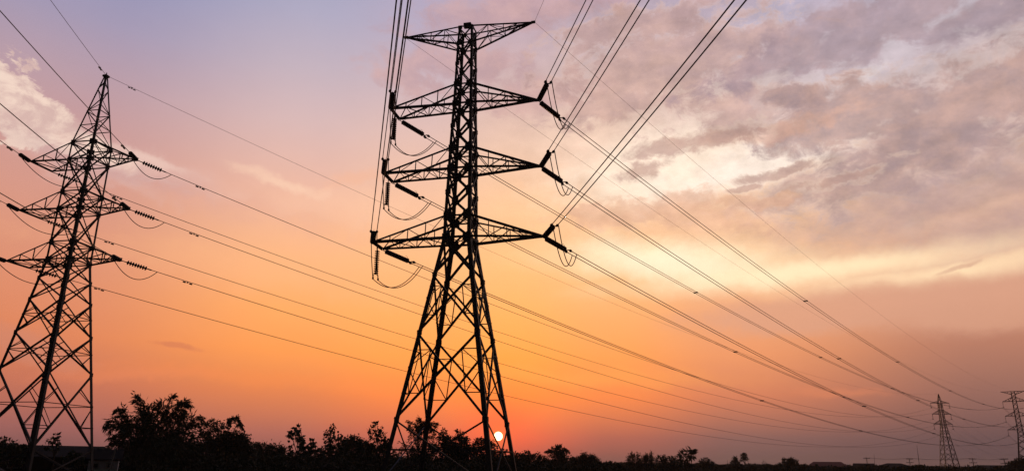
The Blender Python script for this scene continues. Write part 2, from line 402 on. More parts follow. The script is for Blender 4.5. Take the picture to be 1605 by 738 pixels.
        # bottom and top planes
        for Q, nz in ((L, 1), (U, -1))[:1 if not up_is_flat else 2]:
            for i in range(n):
                t, t2 = i / n, (i + 1) / n
                ka, kb = (kn, kf) if i % 2 else (kf, kn)
                if i < n - 1 or e0 != e1: b.angle(lerp(*Q[ka], t), lerp(*Q[kb], t2), sb, V(0, 0, nz))
                if 0 < i and nz > 0: b.angle(lerp(*Q[kn], t), lerp(*Q[kf], t), sb, V(0, 0, nz))
        if e0 != e1: b.angle(tn, tf_, ch * 1.05, V(-side, 0, 0))
        else: b.box(tn + V(-side * .12, 0, 0), .2, .03, .14)
        return b.build(name, M['steel'], s.root)

def ring_mesh(b, p, q, discs, r, rod=.035, n=12):
    """a string of bell-shaped discs between p and q"""
    p, q = Vector(p), Vector(q); t = (q - p); Lg = t.length; t.normalize()
    a = t.cross(V(0, 0, 1) if abs(t.z) < .9 else V(1, 0, 0)).normalized(); c = t.cross(a)
    pts = []; pitch = Lg / discs
    for i in range(discs):
        o = i * pitch; pts += [(o, rod), (o + pitch * .28, rod * 1.5), (o + pitch * .34, r * .55), (o + pitch * .5, r), (o + pitch * .62, r * .97), (o + pitch * .66, rod * 1.6)]
    pts.append((Lg, rod)); o = len(b.v)
    for d, rr in pts:
        for j in range(n):
            g = 2 * PI * j / n; b.v.append(tuple(p + t * d + (a * math.cos(g) + c * math.sin(g)) * rr))
    for i in range(len(pts) - 1):
        for j in range(n):
            k = (j + 1) % n; b.f.append((o + i * n + j, o + i * n + k, o + (i + 1) * n + k, o + (i + 1) * n + j))
    b.f.append(tuple(o + j for j in range(n))[::-1]); b.f.append(tuple(o + (len(pts) - 1) * n + j for j in range(n)))

def strain_string(T, P, Q, discs, r, link, tail, twin=None, horn=True, rod=.05):
    """tension insulator from tower point P towards Q (world); twin: half spacing vector at the line end"""
    P, Q = Vector(P), Vector(Q); t = (Q - P).normalized(); Lg = (Q - P).length
    a, c = T.local(P + t * link), T.local(Q - t * tail); p, q = T.local(P), T.local(Q)
    b = MB(); ring_mesh(b, a, c, discs, r, rod); o = b.build('insulator_string', M['disc'], T.root, smooth=False)
    g = MB(); g.tube([p, a], .035, 6); f = MB()
    if twin is not None:
        h = T.local(Q + twin) - q; m_ = lerp(c, q, .35)
        f.tube([c, m_], .05, 6); f.tube([m_ - h, m_ + h], .045, 6)
        for s_ in (-1, 1): f.tube([m_ + h * s_, lerp(m_, q, .3) + h * s_, lerp(m_, q, .65) + h * s_, q + h * s_], [.03, .12, .12, .035], 6)
    else:
        f.tube([c, lerp(c, q, .3), lerp(c, q, .7), q], [.03, .05, .05, .025], 6)
    if horn:
        up = V(0, 0, 1); ax = (c - a).normalized()
        for base_, s_, hb in ((a, 1, g), (c, -1, f)): hb.tube([base_, base_ + up * .28 + ax * .05 * s_, base_ + up * .42 + ax * .25 * s_, base_ + up * .36 + ax * .42 * s_], .014, 4)
    g.build('hanger_link', M['steel'], o)
    f.build('end_fitting', M['steel'], o)
    return o
def sagline(p, q, sag, n=28):
    p, q = Vector(p), Vector(q); return [lerp(p, q, i / (n - 1)) - V(0, 0, 4 * sag * (i / (n - 1)) * (1 - i / (n - 1))) for i in range(n)]

# conductor curves: point at distance s along the ground from the tower
def ray_curve(P, az, slope, b):
    P = Vector(P); return lambda s: V(P.x + s * math.sin(az), P.y + s * math.cos(az), P.z + slope * s + b * s * s)
def span_curve(P, Q, sag):
    P, Q = Vector(P), Vector(Q); L = math.hypot(Q.x - P.x, Q.y - P.y)
    f = lambda s: lerp(P, Q, s / L) - V(0, 0, 4 * sag * (s / L) * (1 - s / L))
    return f, L
def normal_of(f, s): d = f(s + 1) - f(s); return V(d.y, -d.x, 0).normalized()

def twin_line(f, s0, s1, half, r, label, group, spacers=(), n=70, name='twin_conductor', cat='power line'):
    nn = normal_of(f, s0); root = empty(name, f(s0)); tag(root, label, cat, group)
    ss = [s0 + (s1 - s0) * (i / (n - 1)) ** 1.25 for i in range(n)]
    for sd in (-1, 1):
        b = MB(); b.tube([f(s) + nn * half * sd for s in ss], r, 5)
        o = b.build('conductor_wire', M['cable'], None, True, loc=f(s0)); o.location = (0, 0, 0); o.parent = root
    for s in spacers:
        b = MB(); c = f(s); ax = (f(s + 1) - f(s)).normalized(); b.box(c, half, .07, .06, (nn, ax, V(0, 0, 1)))
        for sd in (-1, 1): b.box(c + nn * half * sd, .07, .17, .08, (nn, ax, V(0, 0, 1)))
        o = b.build('spacer', M['steel'], None, loc=f(s0)); o.location = (0, 0, 0); o.parent = root
    return root
def single_line(f, s0, s1, r, label, group, dampers=(), n=70, name='conductor_cable', cat='power line', dsz=1.):
    ss = [s0 + (s1 - s0) * (i / (n - 1)) ** 1.25 for i in range(n)]
    b = MB(); b.tube([f(s) for s in ss], r, 5); o = b.build(name, M['cable'], None, True, loc=f(s0)); tag(o, label, cat, group)
    for s in dampers:
        d = MB(); c = f(s) - f(s0) - V(0, 0, .11); ax = (f(s + 1) - f(s)).normalized()
        d.tube([c - ax * .34, c + ax * .34], .015, 5); d.box(c + V(0, 0, .06), .03, .05, .08)
        for sd in (-1, 1): d.tube([c + ax * (.18 * sd * dsz), c + ax * (.40 * sd * dsz)], .065 * dsz, 8)
        d.build('vibration_damper', M['steel'], o)
    return o

# ================= the tall pylon in the middle
z = {'1l': 20.355, '1u': 22.344, '2l': 26.855, '2u': 28.844, '3l': 33.357, '3u': 35.361, 'tl': 39.767, 'tu': 41.599}
MAIN = (-4.5155, 61.0837)
T1 = Tower('transmission_pylon', 'tall black lattice pylon with flat T top and three crossarm pairs, standing before the sun', 'pylon', MAIN, -.22449,
  [(0, 9.005), (20.355, 2.481), (22.344, 2.403), (26.855, 2.173), (28.844, 2.101), (33.357, 1.80), (35.361, 1.715), (39.767, 1.53), (41.599, 1.38)])
T1.legs(41.6, (.40, .20), [(4.95, .42), (11.9, .42), (16.95, .42), (20.355, .75), (22.344, .75), (24.6, .5), (26.855, .7), (28.844, .65), (31.1, .45), (33.357, .65), (35.361, .6), (37.56, .4), (39.767, .5), (41.5, .4)])
T1.faces([(0, 4.95, 'xHF', .12), (4.95, 11.9, 'xrR', .17), (11.9, 16.95, 'xrR', .17), (16.95, 20.355, 'xh', .2), (20.355, 22.344, 'xh', .14), (22.344, 24.6, 'x', .18), (24.6, 26.855, 'xh', .18),
  (26.855, 28.844, 'xh', .13), (28.844, 31.1, 'x', .16), (31.1, 33.357, 'xh', .16), (33.357, 35.361, 'xh', .12), (35.361, 37.56, 'x', .12), (37.56, 39.767, 'xh', .12), (39.767, 41.599, 'xh', .11)], .16, .075)
T1.diaphragms([20.36, 22.35, 26.86, 28.85, 33.36, 35.37, 39.77], .1)
armL = {'3': 6.91, '2': 7.158, '1': 7.745}; armR = {'3': 6.947, '2': 7.139, '1': 7.413}; EE = 1.1735
for a in '321':
    T1.arm(-1, z[a + 'l'], z[a + 'u'], armL[a], -EE, EE, z[a + 'l'], (.21, .07), 4)
    T1.arm(1, z[a + 'l'], z[a + 'u'], armR[a], 0, 0, z[a + 'l'], (.21, .07), 4)
T1.arm(-1, z['tl'], z['tu'], 6.396, 0, 0, z['tu'], (.16, .06), 4, 'top_crossarm')
T1.arm(1, z['tl'], z['tu'], 6.57, 0, 0, z['tu'], (.16, .06), 4, 'top_crossarm')
b = MB(); b.box((.05, -.2, 41.95), .36, .2, .22); b.build('marker_box', M['steel'], T1.root)

WIN = {'3': 'top', '2': 'middle', '1': 'lowest'}
SIDE = {-1: 'left', 1: 'right'}
TW = .24                                                # half the spacing of the twin wires
# the next pylons along both lines, far off to the right
TF = (247.014, 363.582); TFyaw = -.66; tz = {'1': 20.687, '2': 27.166, '3': 34.055}; TFt = 38.864; TFa = 4.973; TFi = 2.734
def tw(loc, yaw, x, y, zz): c, s = math.cos(yaw), math.sin(yaw); return V(loc[0] + c * x - s * y, loc[1] + s * x + c * y, zz)
for a in '321':
    for sd in (-1, 1):
        lbl = '%s %s crossarm' % (WIN[a], SIDE[sd])
        tipF = T1.world((sd * (armL if sd < 0 else armR)[a], -EE if sd < 0 else 0, z[a + 'l'] - .1))
        tipB = T1.world((sd * (armL if sd < 0 else armR)[a], EE if sd < 0 else 0, z[a + 'l'] - .1))
        ff = ray_curve(tipF, 2.94019 + .00985 * sd, -.02443, .0005)
        fb, LB = span_curve(tipB, tw(TF, TFyaw, sd * TFa, 0, tz[a] - TFi), 9.95)
        s0 = 3.9
        nf, nb = normal_of(ff, s0), normal_of(fb, s0)
        strain_string(T1, tipF, ff(s0), 15, .24, .3, .75, nf * TW, rod=.065); strain_string(T1, tipB, fb(s0), 15, .24, .35, .75, nb * TW, rod=.065)
        twin_line(ff, s0, 170, TW, .037, 'twin conductor rising out of the picture overhead from the tall pylon\'s ' + lbl, 'twin conductors overhead')
        k0 = {'3': 0, '2': 14, '1': 25}[a] + (sd > 0) * 8
        twin_line(fb, s0, LB, TW, .036, 'twin conductor sagging from the tall pylon\'s ' + lbl + ' away to the distant flat-topped pylon', 'twin conductors to the far pylon', [62 + k0 + i * 58 for i in range(6) if 62 + k0 + i * 58 < LB - 10])
        # jumper wires round the end of the crossarm
        if sd > 0:
            for u in (-1, 1):
                b = MB(); b.tube([T1.local(p) for p in sagline(ff(s0 + .1) + nf * TW * u, fb(s0 + .7) - nb * TW * u, 2.1)], .04, 5); b.build('jumper_wire', M['cable'], T1.root, True)
        else:
            top = (tipF + tipB) / 2; bot = top - V(0, 0, 2.75); hv = nb.cross(V(0, 0, 1)) * .24
            q = MB(); ring_mesh(q, T1.local(top - V(0, 0, .35)), T1.local(bot + V(0, 0, .2)), 11, .23, .07); o = q.build('insulator_string', M['disc'], T1.root)
            q = MB(); q.tube([T1.local(top), T1.local(top - V(0, 0, .35))], .03, 6); q.build('hanger_link', M['steel'], o); q = MB()
            q.tube([T1.local(bot + hv * 1.2 - V(0, 0, .2)), T1.local(bot + hv * 1.1 + V(0, 0, .12)), T1.local(bot + V(0, 0, .2)), T1.local(bot - hv * 1.1 + V(0, 0, .12)), T1.local(bot - hv * 1.2 - V(0, 0, .2))], .04, 6)
            for u in (-1, 1): q.tube([T1.local(bot + hv * 1.2 * u - V(0, 0, .12)), T1.local(bot + hv * 1.2 * u - V(0, 0, .32))], .08, 6)
            q.build('end_fitting', M['steel'], o)
            for u in (-1, 1):
                e = bot + hv * 1.2 * u - V(0, 0, .28)
                p0_ = ff(s0 + .1) + nf * TW * u; md = (p0_ + e) / 2 + (p0_ - e) * .1 - V(0, 0, .9)
                pts = [p0_ * (1 - t) ** 2 + md * (2 * t * (1 - t)) + e * t * t for t in [i / 20 for i in range(21)]]
                b = MB(); b.tube([T1.local(p) for p in pts + sagline(e, fb(s0 + .9) - nb * TW * u, 1.35)[1:]], .038, 5); b.build('jumper_wire', M['cable'], T1.root, True)
for sd in (-1, 1):
    tip = T1.world((sd * (6.396 if sd < 0 else 6.57), 0, z['tu']))
    ff = ray_curve(tip, 2.94019 + .00985 * sd, -.05288, .0005); fb, LB = span_curve(tip, tw(TF, TFyaw, sd * 4.978, 0, TFt), 9.23)
    single_line(ff, 0, 170, .014, 'thin earth wire rising out of the picture from the tall pylon\'s top %s tip' % SIDE[sd], 'earth wires', (), name='earth_wire')
    single_line(fb, 0, LB, .013, 'thin earth wire from the tall pylon\'s top %s tip down to the distant flat-topped pylon' % SIDE[sd], 'earth wires', (), name='earth_wire')

# ================= the pylon cut by the left edge
LEFT = (-34.945, 55.567); LY = -.20584
lz = {'l1': 16.529, 'u1': 17.96, 'l2': 20.729, 'u2': 22.186, 'l3': 24.959, 'u3': 26.474, 'pk': 33.024}
T2 = Tower('transmission_pylon', 'black lattice pylon with a single pointed peak, cut by the left edge', 'pylon', LEFT, LY,
  [(0, 6.232), (16.529, 2.206), (20.729, 2.15), (24.959, 2.12), (26.474, 2.10), (33.0, .22)])
T2.legs(33.0, (.26, .11), [(2.41, .3), (7.95, .3), (10.74, .3), (13.31, .3), (15.03, .3), (16.529, .45), (17.96, .4), (20.729, .4), (22.186, .4), (24.959, .4), (26.474, .4)])
T2.faces([(0, 2.41, 'x', .1), (2.41, 7.95, 'xslH', .12), (7.95, 10.74, 'xsH', .11), (10.74, 13.31, 'xsH', .11), (13.31, 15.03, 'x', .1), (15.03, 16.529, 'xh', .1), (16.529, 17.96, 'xh', .09),
  (17.96, 20.729, 'xh', .1), (20.729, 22.186, 'xh', .09), (22.186, 24.959, 'xh', .1), (24.959, 26.474, 'xh', .09), (26.474, 28.1, 'zh', .07), (28.1, 29.5, 'zh', .07), (29.5, 30.7, 'z', .06), (30.7, 31.7, 'z', .06), (31.7, 32.5, 'z', .05)], .1, .055)
T2.diaphragms([16.53, 17.97, 20.73, 22.19, 24.96, 26.48], .07)
lL = {'3': 4.387, '2': 4.413, '1': 4.564}; lR = {'3': 4.554, '2': 4.633, '1': 4.706}; LE0, LE1 = -1.2766, .9593
for a in '321':
    T2.arm(-1, lz['l' + a], lz['u' + a], lL[a], LE0, LE1, lz['l' + a], (.12, .06), 3)
    T2.arm(1, lz['l' + a], lz['u' + a], lR[a], 0, 0, lz['l' + a], (.12, .06), 3)
b = MB(); b.box((0, 0, 33.02), .2, .2, .08); b.tube([(0, 0, 33), (0, 0, 33.35)], .04); b.build('peak_cap', M['steel'], T2.root)
FF = (190.231, 329.08); FFy = -.113; fz = {'1': 20.842, '2': 25.088, '3': 29.884}; FFp = 33.987; FFa = 3.857; FFi = 2.073
for a in '321':
    for sd in (-1, 1):
        lbl = '%s %s crossarm' % (WIN[a], SIDE[sd])
        tipF = T2.world((sd * (lL if sd < 0 else lR)[a], LE0 if sd < 0 else 0, lz['l' + a] - .06))
        tipB = T2.world((sd * (lL if sd < 0 else lR)[a], LE1 if sd < 0 else 0, lz['l' + a] - .06))
        ff = ray_curve(tipF, 2.92368, -.10631, .0005)
        fb, LB = span_curve(tipB, tw(FF, FFy, sd * FFa, 0, fz[a] - FFi), 10.503)
        s0 = 2.3; s1 = 2.5
        strain_string(T2, tipF, ff(s0), 10, .17, .25, .35, None, False, .07); strain_string(T2, tipB, fb(s1), 8, .18, .45, .45, None, False)
        single_line(ff, s0, 150, .026, 'single conductor rising out of the picture from the left pylon\'s ' + lbl, 'single conductors overhead', (s0 + 1.5,))
        single_line(fb, s1, LB, .027, 'single conductor sagging from the left pylon\'s ' + lbl + ' away to the distant pointed pylon', 'single conductors to the far pylon', (s1 + 3.0,))
        b = MB(); b.tube([T2.local(p) for p in sagline(ff(s0), fb(s1 + .4), 1.15)], .03, 5); b.build('jumper_wire', M['cable'], T2.root, True)
pk = T2.world((0, 0, 33.1))
single_line(ray_curve(pk, 2.92368, -.0866, .0005), 0, 150, .018, 'thin earth wire rising out of the picture from the left pylon\'s peak', 'earth wires', (1.6,), name='earth_wire', dsz=.8)
fb, LB = span_curve(pk, tw(FF, FFy, 0, 0, FFp), 8.327)
single_line(fb, 0, LB, .015, 'thin earth wire sagging from the left pylon\'s peak to the distant pointed pylon', 'earth wires', (2.2,), name='earth_wire', dsz=.8)

# ================= the two distant pylons
def hang(T, p, ln, r):
    q = MB(); a, c = T.local(Vector(p)), T.local(Vector(p) - V(0, 0, ln)); ring_mesh(q, a - V(0, 0, .2), c + V(0, 0, .15), 12, r, n=8); o = q.build('insulator_string', M['disc'], T.root)
    q = MB(); q.tube([a, a - V(0, 0, .2)], .05); q.box(c, .3, .08, .12); q.build('end_fitting', M['steel'], o)
T3 = Tower('transmission_pylon', 'distant flat-topped lattice pylon cut by the right edge', 'pylon', TF, TFyaw, [(0, 7.4), (18.5, 2.6), (20.687, 2.3), (39, 1.7)])
T3.legs(TFt, (.34, .24), [])
T3.faces([(0, 5.2, 'xr', .17), (5.2, 9.8, 'xr', .17), (9.8, 13.6, 'x', .16), (13.6, 16.6, 'x', .16), (16.6, 18.7, 'x', .15), (18.7, 20.687, 'xh', .15), (20.687, 22.7, 'xh', .14), (22.7, 24.9, 'x', .14), (24.9, 27.166, 'xh', .14), (27.166, 29.2, 'xh', .14), (29.2, 31.6, 'x', .14), (31.6, 34.055, 'xh', .14), (34.055, 36, 'xh', .14), (36, 37.4, 'x', .13), (37.4, TFt, 'xh', .13)], .15, .08)
for a in '321':
    for sd in (-1, 1):
        T3.arm(sd, tz[a], tz[a] + 1.95, TFa, 0, 0, tz[a], (.2, .1), 3)
        P = T3.world((sd * TFa, 0, tz[a])); hang(T3, P, TFi, .2)
        if sd < 0:
            f, L = span_curve(P - V(0, 0, TFi), P + V(250, 300, -TFi), 10)
            twin_line(f, 0, L, TW, .036, 'twin conductor leaving the distant flat-topped pylon\'s %s left crossarm beyond the right edge' % WIN[a], 'twin conductors beyond the far pylon', (), 40)
for sd in (-1, 1): T3.arm(sd, 37.4, TFt, 4.978, 0, 0, TFt, (.17, .09), 3, 'top_crossarm')
T4 = Tower('transmission_pylon', 'distant slender lattice pylon with a pointed peak, left of the far flat-topped one', 'pylon', FF, FFy, [(0, 6.6), (20.842, 1.9), (30.4, 1.45), (33.95, .2)])
T4.legs(33.9, (.28, .18), [])
T4.faces([(0, 5, 'xr', .15), (5, 9.2, 'xr', .14), (9.2, 12.8, 'x', .14), (12.8, 16, 'x', .13), (16, 18.6, 'x', .13), (18.6, 20.842, 'xh', .12), (20.842, 22.9, 'xh', .12), (22.9, 25.088, 'xh', .12), (25.088, 27.4, 'xh', .12), (27.4, 29.884, 'xh', .12), (29.884, 31.6, 'zh', .1), (31.6, 33, 'z', .09)], .12, .07)
for a in '321':
    for sd in (-1, 1):
        T4.arm(sd, fz[a], fz[a] + (.8 if a == '3' else 1.7), FFa, 0, 0, fz[a], (.15, .08), 3)
        P = T4.world((sd * FFa, 0, fz[a])); hang(T4, P, FFi, .18)
        f, L = span_curve(P - V(0, 0, FFi), P + V(225, 273, -FFi - 3), 10.5)
        single_line(f, 0, L, .024, 'single conductor leaving the distant pointed pylon\'s %s %s crossarm to the right' % (WIN[a], SIDE[sd]), 'single conductors beyond the far pylon', (), 40)

# ---------------------------------------------------------------- plants
def place(px, py, dist):
    """world point at ground distance dist in the direction of photo point (px, py)"""
    a, e = azel(px, py); return V(dist * math.sin(R(a)), dist * math.cos(R(a)), CAM_H + dist * math.tan(R(e)))
def leaf_mesh(name, P, Dv, ln, wd, rng, m, parent, loc):
    """P: (n,3) leaf bases, Dv: (n,3) directions; each leaf a folded four-cornered blade"""
    n = len(P); Dv = Dv / (np.linalg.norm(Dv, axis=1, keepdims=True) + 1e-9)
    rv = rng.normal(size=(n, 3)); wv = np.cross(Dv, rv); wv /= (np.linalg.norm(wv, axis=1, keepdims=True) + 1e-9)
    L = (ln * rng.uniform(.6, 1.25, n))[:, None]; Wd = (wd * rng.uniform(.7, 1.2, n))[:, None] * .5
    nv = np.cross(Dv, wv)
    v = np.empty((n, 4, 3)); v[:, 0] = P; v[:, 1] = P + Dv * L * .45 + wv * Wd + nv * Wd * .25; v[:, 2] = P + Dv * L; v[:, 3] = P + Dv * L * .45 - wv * Wd + nv * Wd * .25
    v = v.reshape(-1, 3) - np.array(loc)
    me = bpy.data.meshes.new(name); me.vertices.add(4 * n); me.vertices.foreach_set('co', v.astype(np.float32).ravel())
    me.loops.add(4 * n); me.loops.foreach_set('vertex_index', np.arange(4 * n, dtype=np.int32))
    me.polygons.add(n); me.polygons.foreach_set('loop_start', np.arange(0, 4 * n, 4, dtype=np.int32)); me.polygons.foreach_set('loop_total', np.full(n, 4, dtype=np.int32))
    me.update(calc_edges=True); me.validate(); me.materials.append(m)
    o = bpy.data.objects.new(name, me); COL.objects.link(o)
    if parent: o.parent = parent
    else: o.location = loc
    return o
def tree(name, label, cat, dist, lobes, ln=.42, wd=.2, dens=1., droop=.15, seed=1, m='leaf', group=None, trunk_px=None, sprays=(), trunk_r=None):
    """lobes: (photo x, photo y, radius px, density) turned into leaf clumps of real size at that distance, each carried by a limb"""
    rng = np.random.default_rng(seed); rr = random.Random(seed)
    pxm = dist / F_PX * 1.05; dens *= 2.2 if dist > 135 else 1.7
    C = []
    for l in lobes:
        c = place(l[0], l[1], dist); d = V(c.x, c.y, 0).normalized(); r = l[2] * pxm
        c = c + d * rr.uniform(-1, 1) * max(r, 1.2) * .9
        C.append((c, r, l[3] if len(l) > 3 else 1.))
    bx = trunk_px if trunk_px else sum(l[0] * l[2] for l in lobes) / sum(l[2] for l in lobes)
    base = place(bx, 720, dist); base.z = 0
    root = empty(name, base); tag(root, label, cat, group)
    top = max(c.z for c, r, _ in C)
    # trunk and limbs
    b = MB(); tr = trunk_r or max(.08, top * .022)
    zmid = top * .45; lean = V(rr.uniform(-.3, .3), rr.uniform(-.3, .3), 0)
    stem = [V(0, 0, -.1), V(0, 0, zmid * .4) + lean * .3, V(0, 0, zmid * .75) + lean * .6, V(0, 0, zmid) + lean]
    b.tube(stem, [tr * 1.25, tr, tr * .8, tr * .6], 7)
    for c, r, _ in C:
        e = c - base; s = stem[1 if e.z < zmid else 3] if e.z < zmid * 1.3 else stem[3]
        md = lerp(s, e, .5) + V(rr.uniform(-.3, .3), rr.uniform(-.3, .3), .15 * (e - s).length)
        b.tube([s, md, e], [tr * .45, tr * .28, tr * .1], 5)
    for sp in sprays:
        pts = [place(x, y, dist) - base for x, y in sp]; b.tube(pts, [.05 - .035 * i / len(pts) for i in range(len(pts))], 5)
    b.build('trunk', M['bark'], root)
    P = []; Dv = []
    for c, r, dn in C:
        n = int(max(30, 30 * dens * dn * (r / ln) ** 2 * (1 + .4 * r / ln) * (ln / wd) * .30))
        n = min(n, 18000)
        # sub-clumps inside each lobe make an uneven edge
        nk = max(4, int(3 + 7 * min(r, 3)))
        k = rng.normal(size=(nk, 3)); k /= np.linalg.norm(k, axis=1, keepdims=True); k *= (rng.uniform(.25, 1., (nk, 1)) ** .6) * r * .82
        i = rng.integers(0, nk, n); off = rng.normal(size=(n, 3)) * r * .27
        p = k[i] + off; p[:, 2] *= .9
        d = p / (np.linalg.norm(p, axis=1, keepdims=True) + 1e-6) + rng.normal(size=(n, 3)) * .6; d[:, 2] -= droop * 2
        P.append(p + np.array(c)); Dv.append(d)
    for sp in sprays:
        q = [np.array(place(x, y, dist)) for x, y in sp]
        for a_, b_ in zip(q, q[1:]):
            n = int(np.linalg.norm(b_ - a_) / ln * 30) + 6; t = rng.uniform(0, 1, (n, 1)); p = a_ + (b_ - a_) * t + rng.normal(size=(n, 3)) * ln * .25
            d = (b_ - a_) / np.linalg.norm(b_ - a_) + rng.normal(size=(n, 3)) * .55; d[:, 2] -= .55; P.append(p); Dv.append(d)
    P = np.concatenate(P); Dv = np.concatenate(Dv); keep = P[:, 2] > .05
    leaf_mesh('crown', P[keep], Dv[keep], ln, wd, rng, M[m], root, tuple(base))
    return root
TG = 'trees along the skyline'
tree('bamboo_clump', 'big clump of bamboo with drooping tips, right of the left pylon', 'tree', 95,
  [(218,650,8),(228,662,13),(266,650,10),(280,648,8),(290,660,11),(206,662,9),(208,678,15),(248,680,24),(282,684,19),(226,702,25),(258,712,30),(190,688,9,.8),(200,716,20),(292,712,20),(305,684,9,.5),(244,662,9),(178,664,4,.6),(305,700,10,.4)],
  .6, .15, 1., .45, 11, sprays=[[(228,664),(227,644),(223,627),(213,619)],[(224,660),(220,640),(217,630),(210,628)],[(232,662),(231,646),(236,636),(243,640)],
   [(262,660),(262,640),(267,624),(275,619)],[(258,660),(255,640),(252,630)],[(270,655),(274,638),(284,630),(292,634)],[(285,660),(286,645),(281,634),(292,628),(298,636)],
   [(206,672),(198,652),(192,639),(182,644)],[(202,668),(193,652),(184,650)],[(200,680),(186,662),(172,658),(164,670)],[(198,676),(184,668),(174,670),(170,678)],
   [(295,668),(305,655),(313,653),(318,660)],[(296,672),(308,664),(314,668)],[(245,652),(249,638),(246,632)],[(195,697),(180,690),(172,698)],[(196,690),(182,682),(174,686)]], trunk_r=.14)
tree('broadleaf_tree', 'wide dark tree with an arching branch tip, right beside the bamboo clump', 'tree', 105,
  [(330,664,8),(343,668,7),(364,660,7,.8),(375,662,5,.7),(323,677,10,.8),(340,692,17),(366,692,16),(380,687,11),(389,698,8,.8),(330,712,22),(368,714,24),(388,716,14)], .36, .19, 1., .2, 12, group=TG, sprays=[[(355,672),(362,656),(372,653),(378,664),(380,672)]])
tree('broadleaf_tree', 'low rounded tree in the gap between the wide tree and the slim big-leaved tree', 'tree', 115, [(400,702,8),(412,702,9),(426,706,9),(437,703,6),(414,718,15),(436,716,13),(396,718,10)], .34, .18, 1., .1, 13, group=TG)
tree('broadleaf_tree', 'slim tall tree with big separate leaves, left of a smaller big-leaved sapling', 'tree', 105, [(466,673,5,.7),(461,682,5,.7),(471,684,5,.7),(455,680,3,.6),(466,694,8,.8),(475,700,5,.6),(463,710,11),(478,716,10)], .62, .42, .8, .2, 14, group=TG, trunk_px=466)
tree('sapling', 'small big-leaved sapling between two slim tall trees', 'tree', 102, [(490,692,3,.6),(486,698,4,.7),(495,703,4,.7),(489,713,9)], .55, .38, .8, .2, 15, group=TG)
tree('broadleaf_tree', 'tall pointed big-leaved tree left of the dense round hedge-like trees', 'tree', 106, [(521,669,4,.8),(515,677,6,.8),(526,682,6,.8),(511,689,6,.7),(534,688,5,.6),(522,695,10,.9),(509,704,7),(530,708,14),(514,717,14)], .5, .34, .9, .2, 16, group=TG, trunk_px=520)
tree('broadleaf_tree', 'dense round tree between two pointed trees left of the tall pylon', 'tree', 118, [(546,693,9),(558,691,9),(570,692,8),(550,706,17),(570,710,17)], .34, .18, 1.1, .1, 17, group=TG)
tree('broadleaf_tree', 'knobbly tree just left of the tall pylon\'s leftmost leg', 'tree', 106, [(588,667,4),(582,675,5),(594,674,5),(601,681,6),(587,685,7),(597,696,11),(607,702,8,.8),(585,709,13),(606,718,14)], .46, .32, .9, .2, 18, group=TG)
tree('feathery_tree', 'flat-topped feathery tree inside the tall pylon\'s left legs', 'tree', 112, [(655,663,6),(645,669,6),(668,663,7),(678,669,6),(662,673,10),(648,681,6,.8),(676,681,7,.8),(643,690,3,.5),(661,692,9,.7),(630,696,6,.35),(640,704,8,.45),(624,707,7,.5),(652,714,14),(674,706,13)], .4, .12, 1., .05, 19, group=TG, sprays=[[(660,680),(650,664),(640,660)],[(665,680),(678,662),(686,664)],[(660,678),(660,660),(656,654)]])
tree('broadleaf_tree', 'two-peaked dark tree between the tall pylon\'s legs', 'tree', 108, [(696,675,4),(692,683,7),(703,691,10),(719,673,4),(722,681,6),(717,691,9),(731,691,7),(705,708,19),(727,707,15)], .34, .17, 1.1, .15, 20, group=TG)
tree('broadleaf_tree', 'bushy tree left of the setting sun, inside the pylon\'s right legs', 'tree', 116, [(752,690,6,.8),(748,699,9),(762,695,9),(770,703,8),(740,701,5,.5),(757,715,15),(778,718,9)], .36, .2, 1., .2, 21, group=TG)
tree('shrub', 'small open shrub right below the setting sun', 'shrub', 98, [(788,706,5,.5),(783,713,7,.7),(797,717,5,.6),(791,725,10)], .36, .2, .9, .2, 22, group='shrubs along the skyline')
tree('broadleaf_tree', 'dark tree just outside the pylon\'s right foot', 'tree', 125, [(806,712,6),(815,718,7),(810,727,10)], .34, .18, 1.1, .1, 23, group=TG)
tree('broadleaf_tree', 'small domed tree second to the right of the pylon\'s right foot', 'tree', 140, [(826,711,5),(821,717,6),(831,718,6),(826,728,9)], .36, .2, 1.1, .1, 24, group=TG)
tree('broadleaf_tree', 'ragged low tree left of the umbrella-shaped tree', 'tree', 140, [(842,714,5,.8),(850,719,5,.8),(857,723,5),(845,727,9)], .36, .2, 1., .1, 25, group=TG)
tree('umbrella_tree', 'umbrella-shaped tree rising above the trees right of the pylon', 'tree', 140, [(865,705,4),(873,703,5),(882,706,5),(861,711,4,.7),(876,711,7),(887,715,5),(873,722,11)], .5, .2, 1., .2, 26, group=TG, sprays=[[(872,710),(862,704),(856,708)],[(875,708),(886,703),(891,708)],[(872,706),(874,699),(878,698)]])
tree('broadleaf_tree', 'smooth round-topped dense tree right of the umbrella-shaped tree', 'tree', 150, [(905,721,8),(918,719,8),(930,721,8),(938,727,6),(898,727,7),(918,729,12)], .32, .18, 1.3, .05, 27, group=TG)
tree('shrub', 'small peaked shrub between the smooth round tree and the spiky thicket', 'shrub', 170, [(957,725,3),(952,729,5),(945,731,5),(962,731,4)], .36, .2, 1.1, .1, 28, group='shrubs along the skyline')
tree('bamboo_clump', 'low spiky thicket with thin upright tips, centre right', 'shrub', 160, [(990,717,6,.7),(998,715,4,.6),(1006,719,6,.8),(1018,718,6,.8),(1012,727,10),(995,728,9)], .6, .12, .9, -.2, 29, group=TG, sprays=[[(991,720),(990,709)],[(999,718),(1000,711)],[(1021,722),(1021,709)],[(1011,720),(1013,712)]])
tree('broadleaf_tree', 'ragged low tree between the spiky thicket and the banana plant', 'tree', 165, [(1033,719,5,.7),(1043,717,4,.6),(1052,721,6,.8),(1060,717,3,.5),(1040,728,9),(1058,729,8)], .45, .22, 1., .1, 30, group=TG)
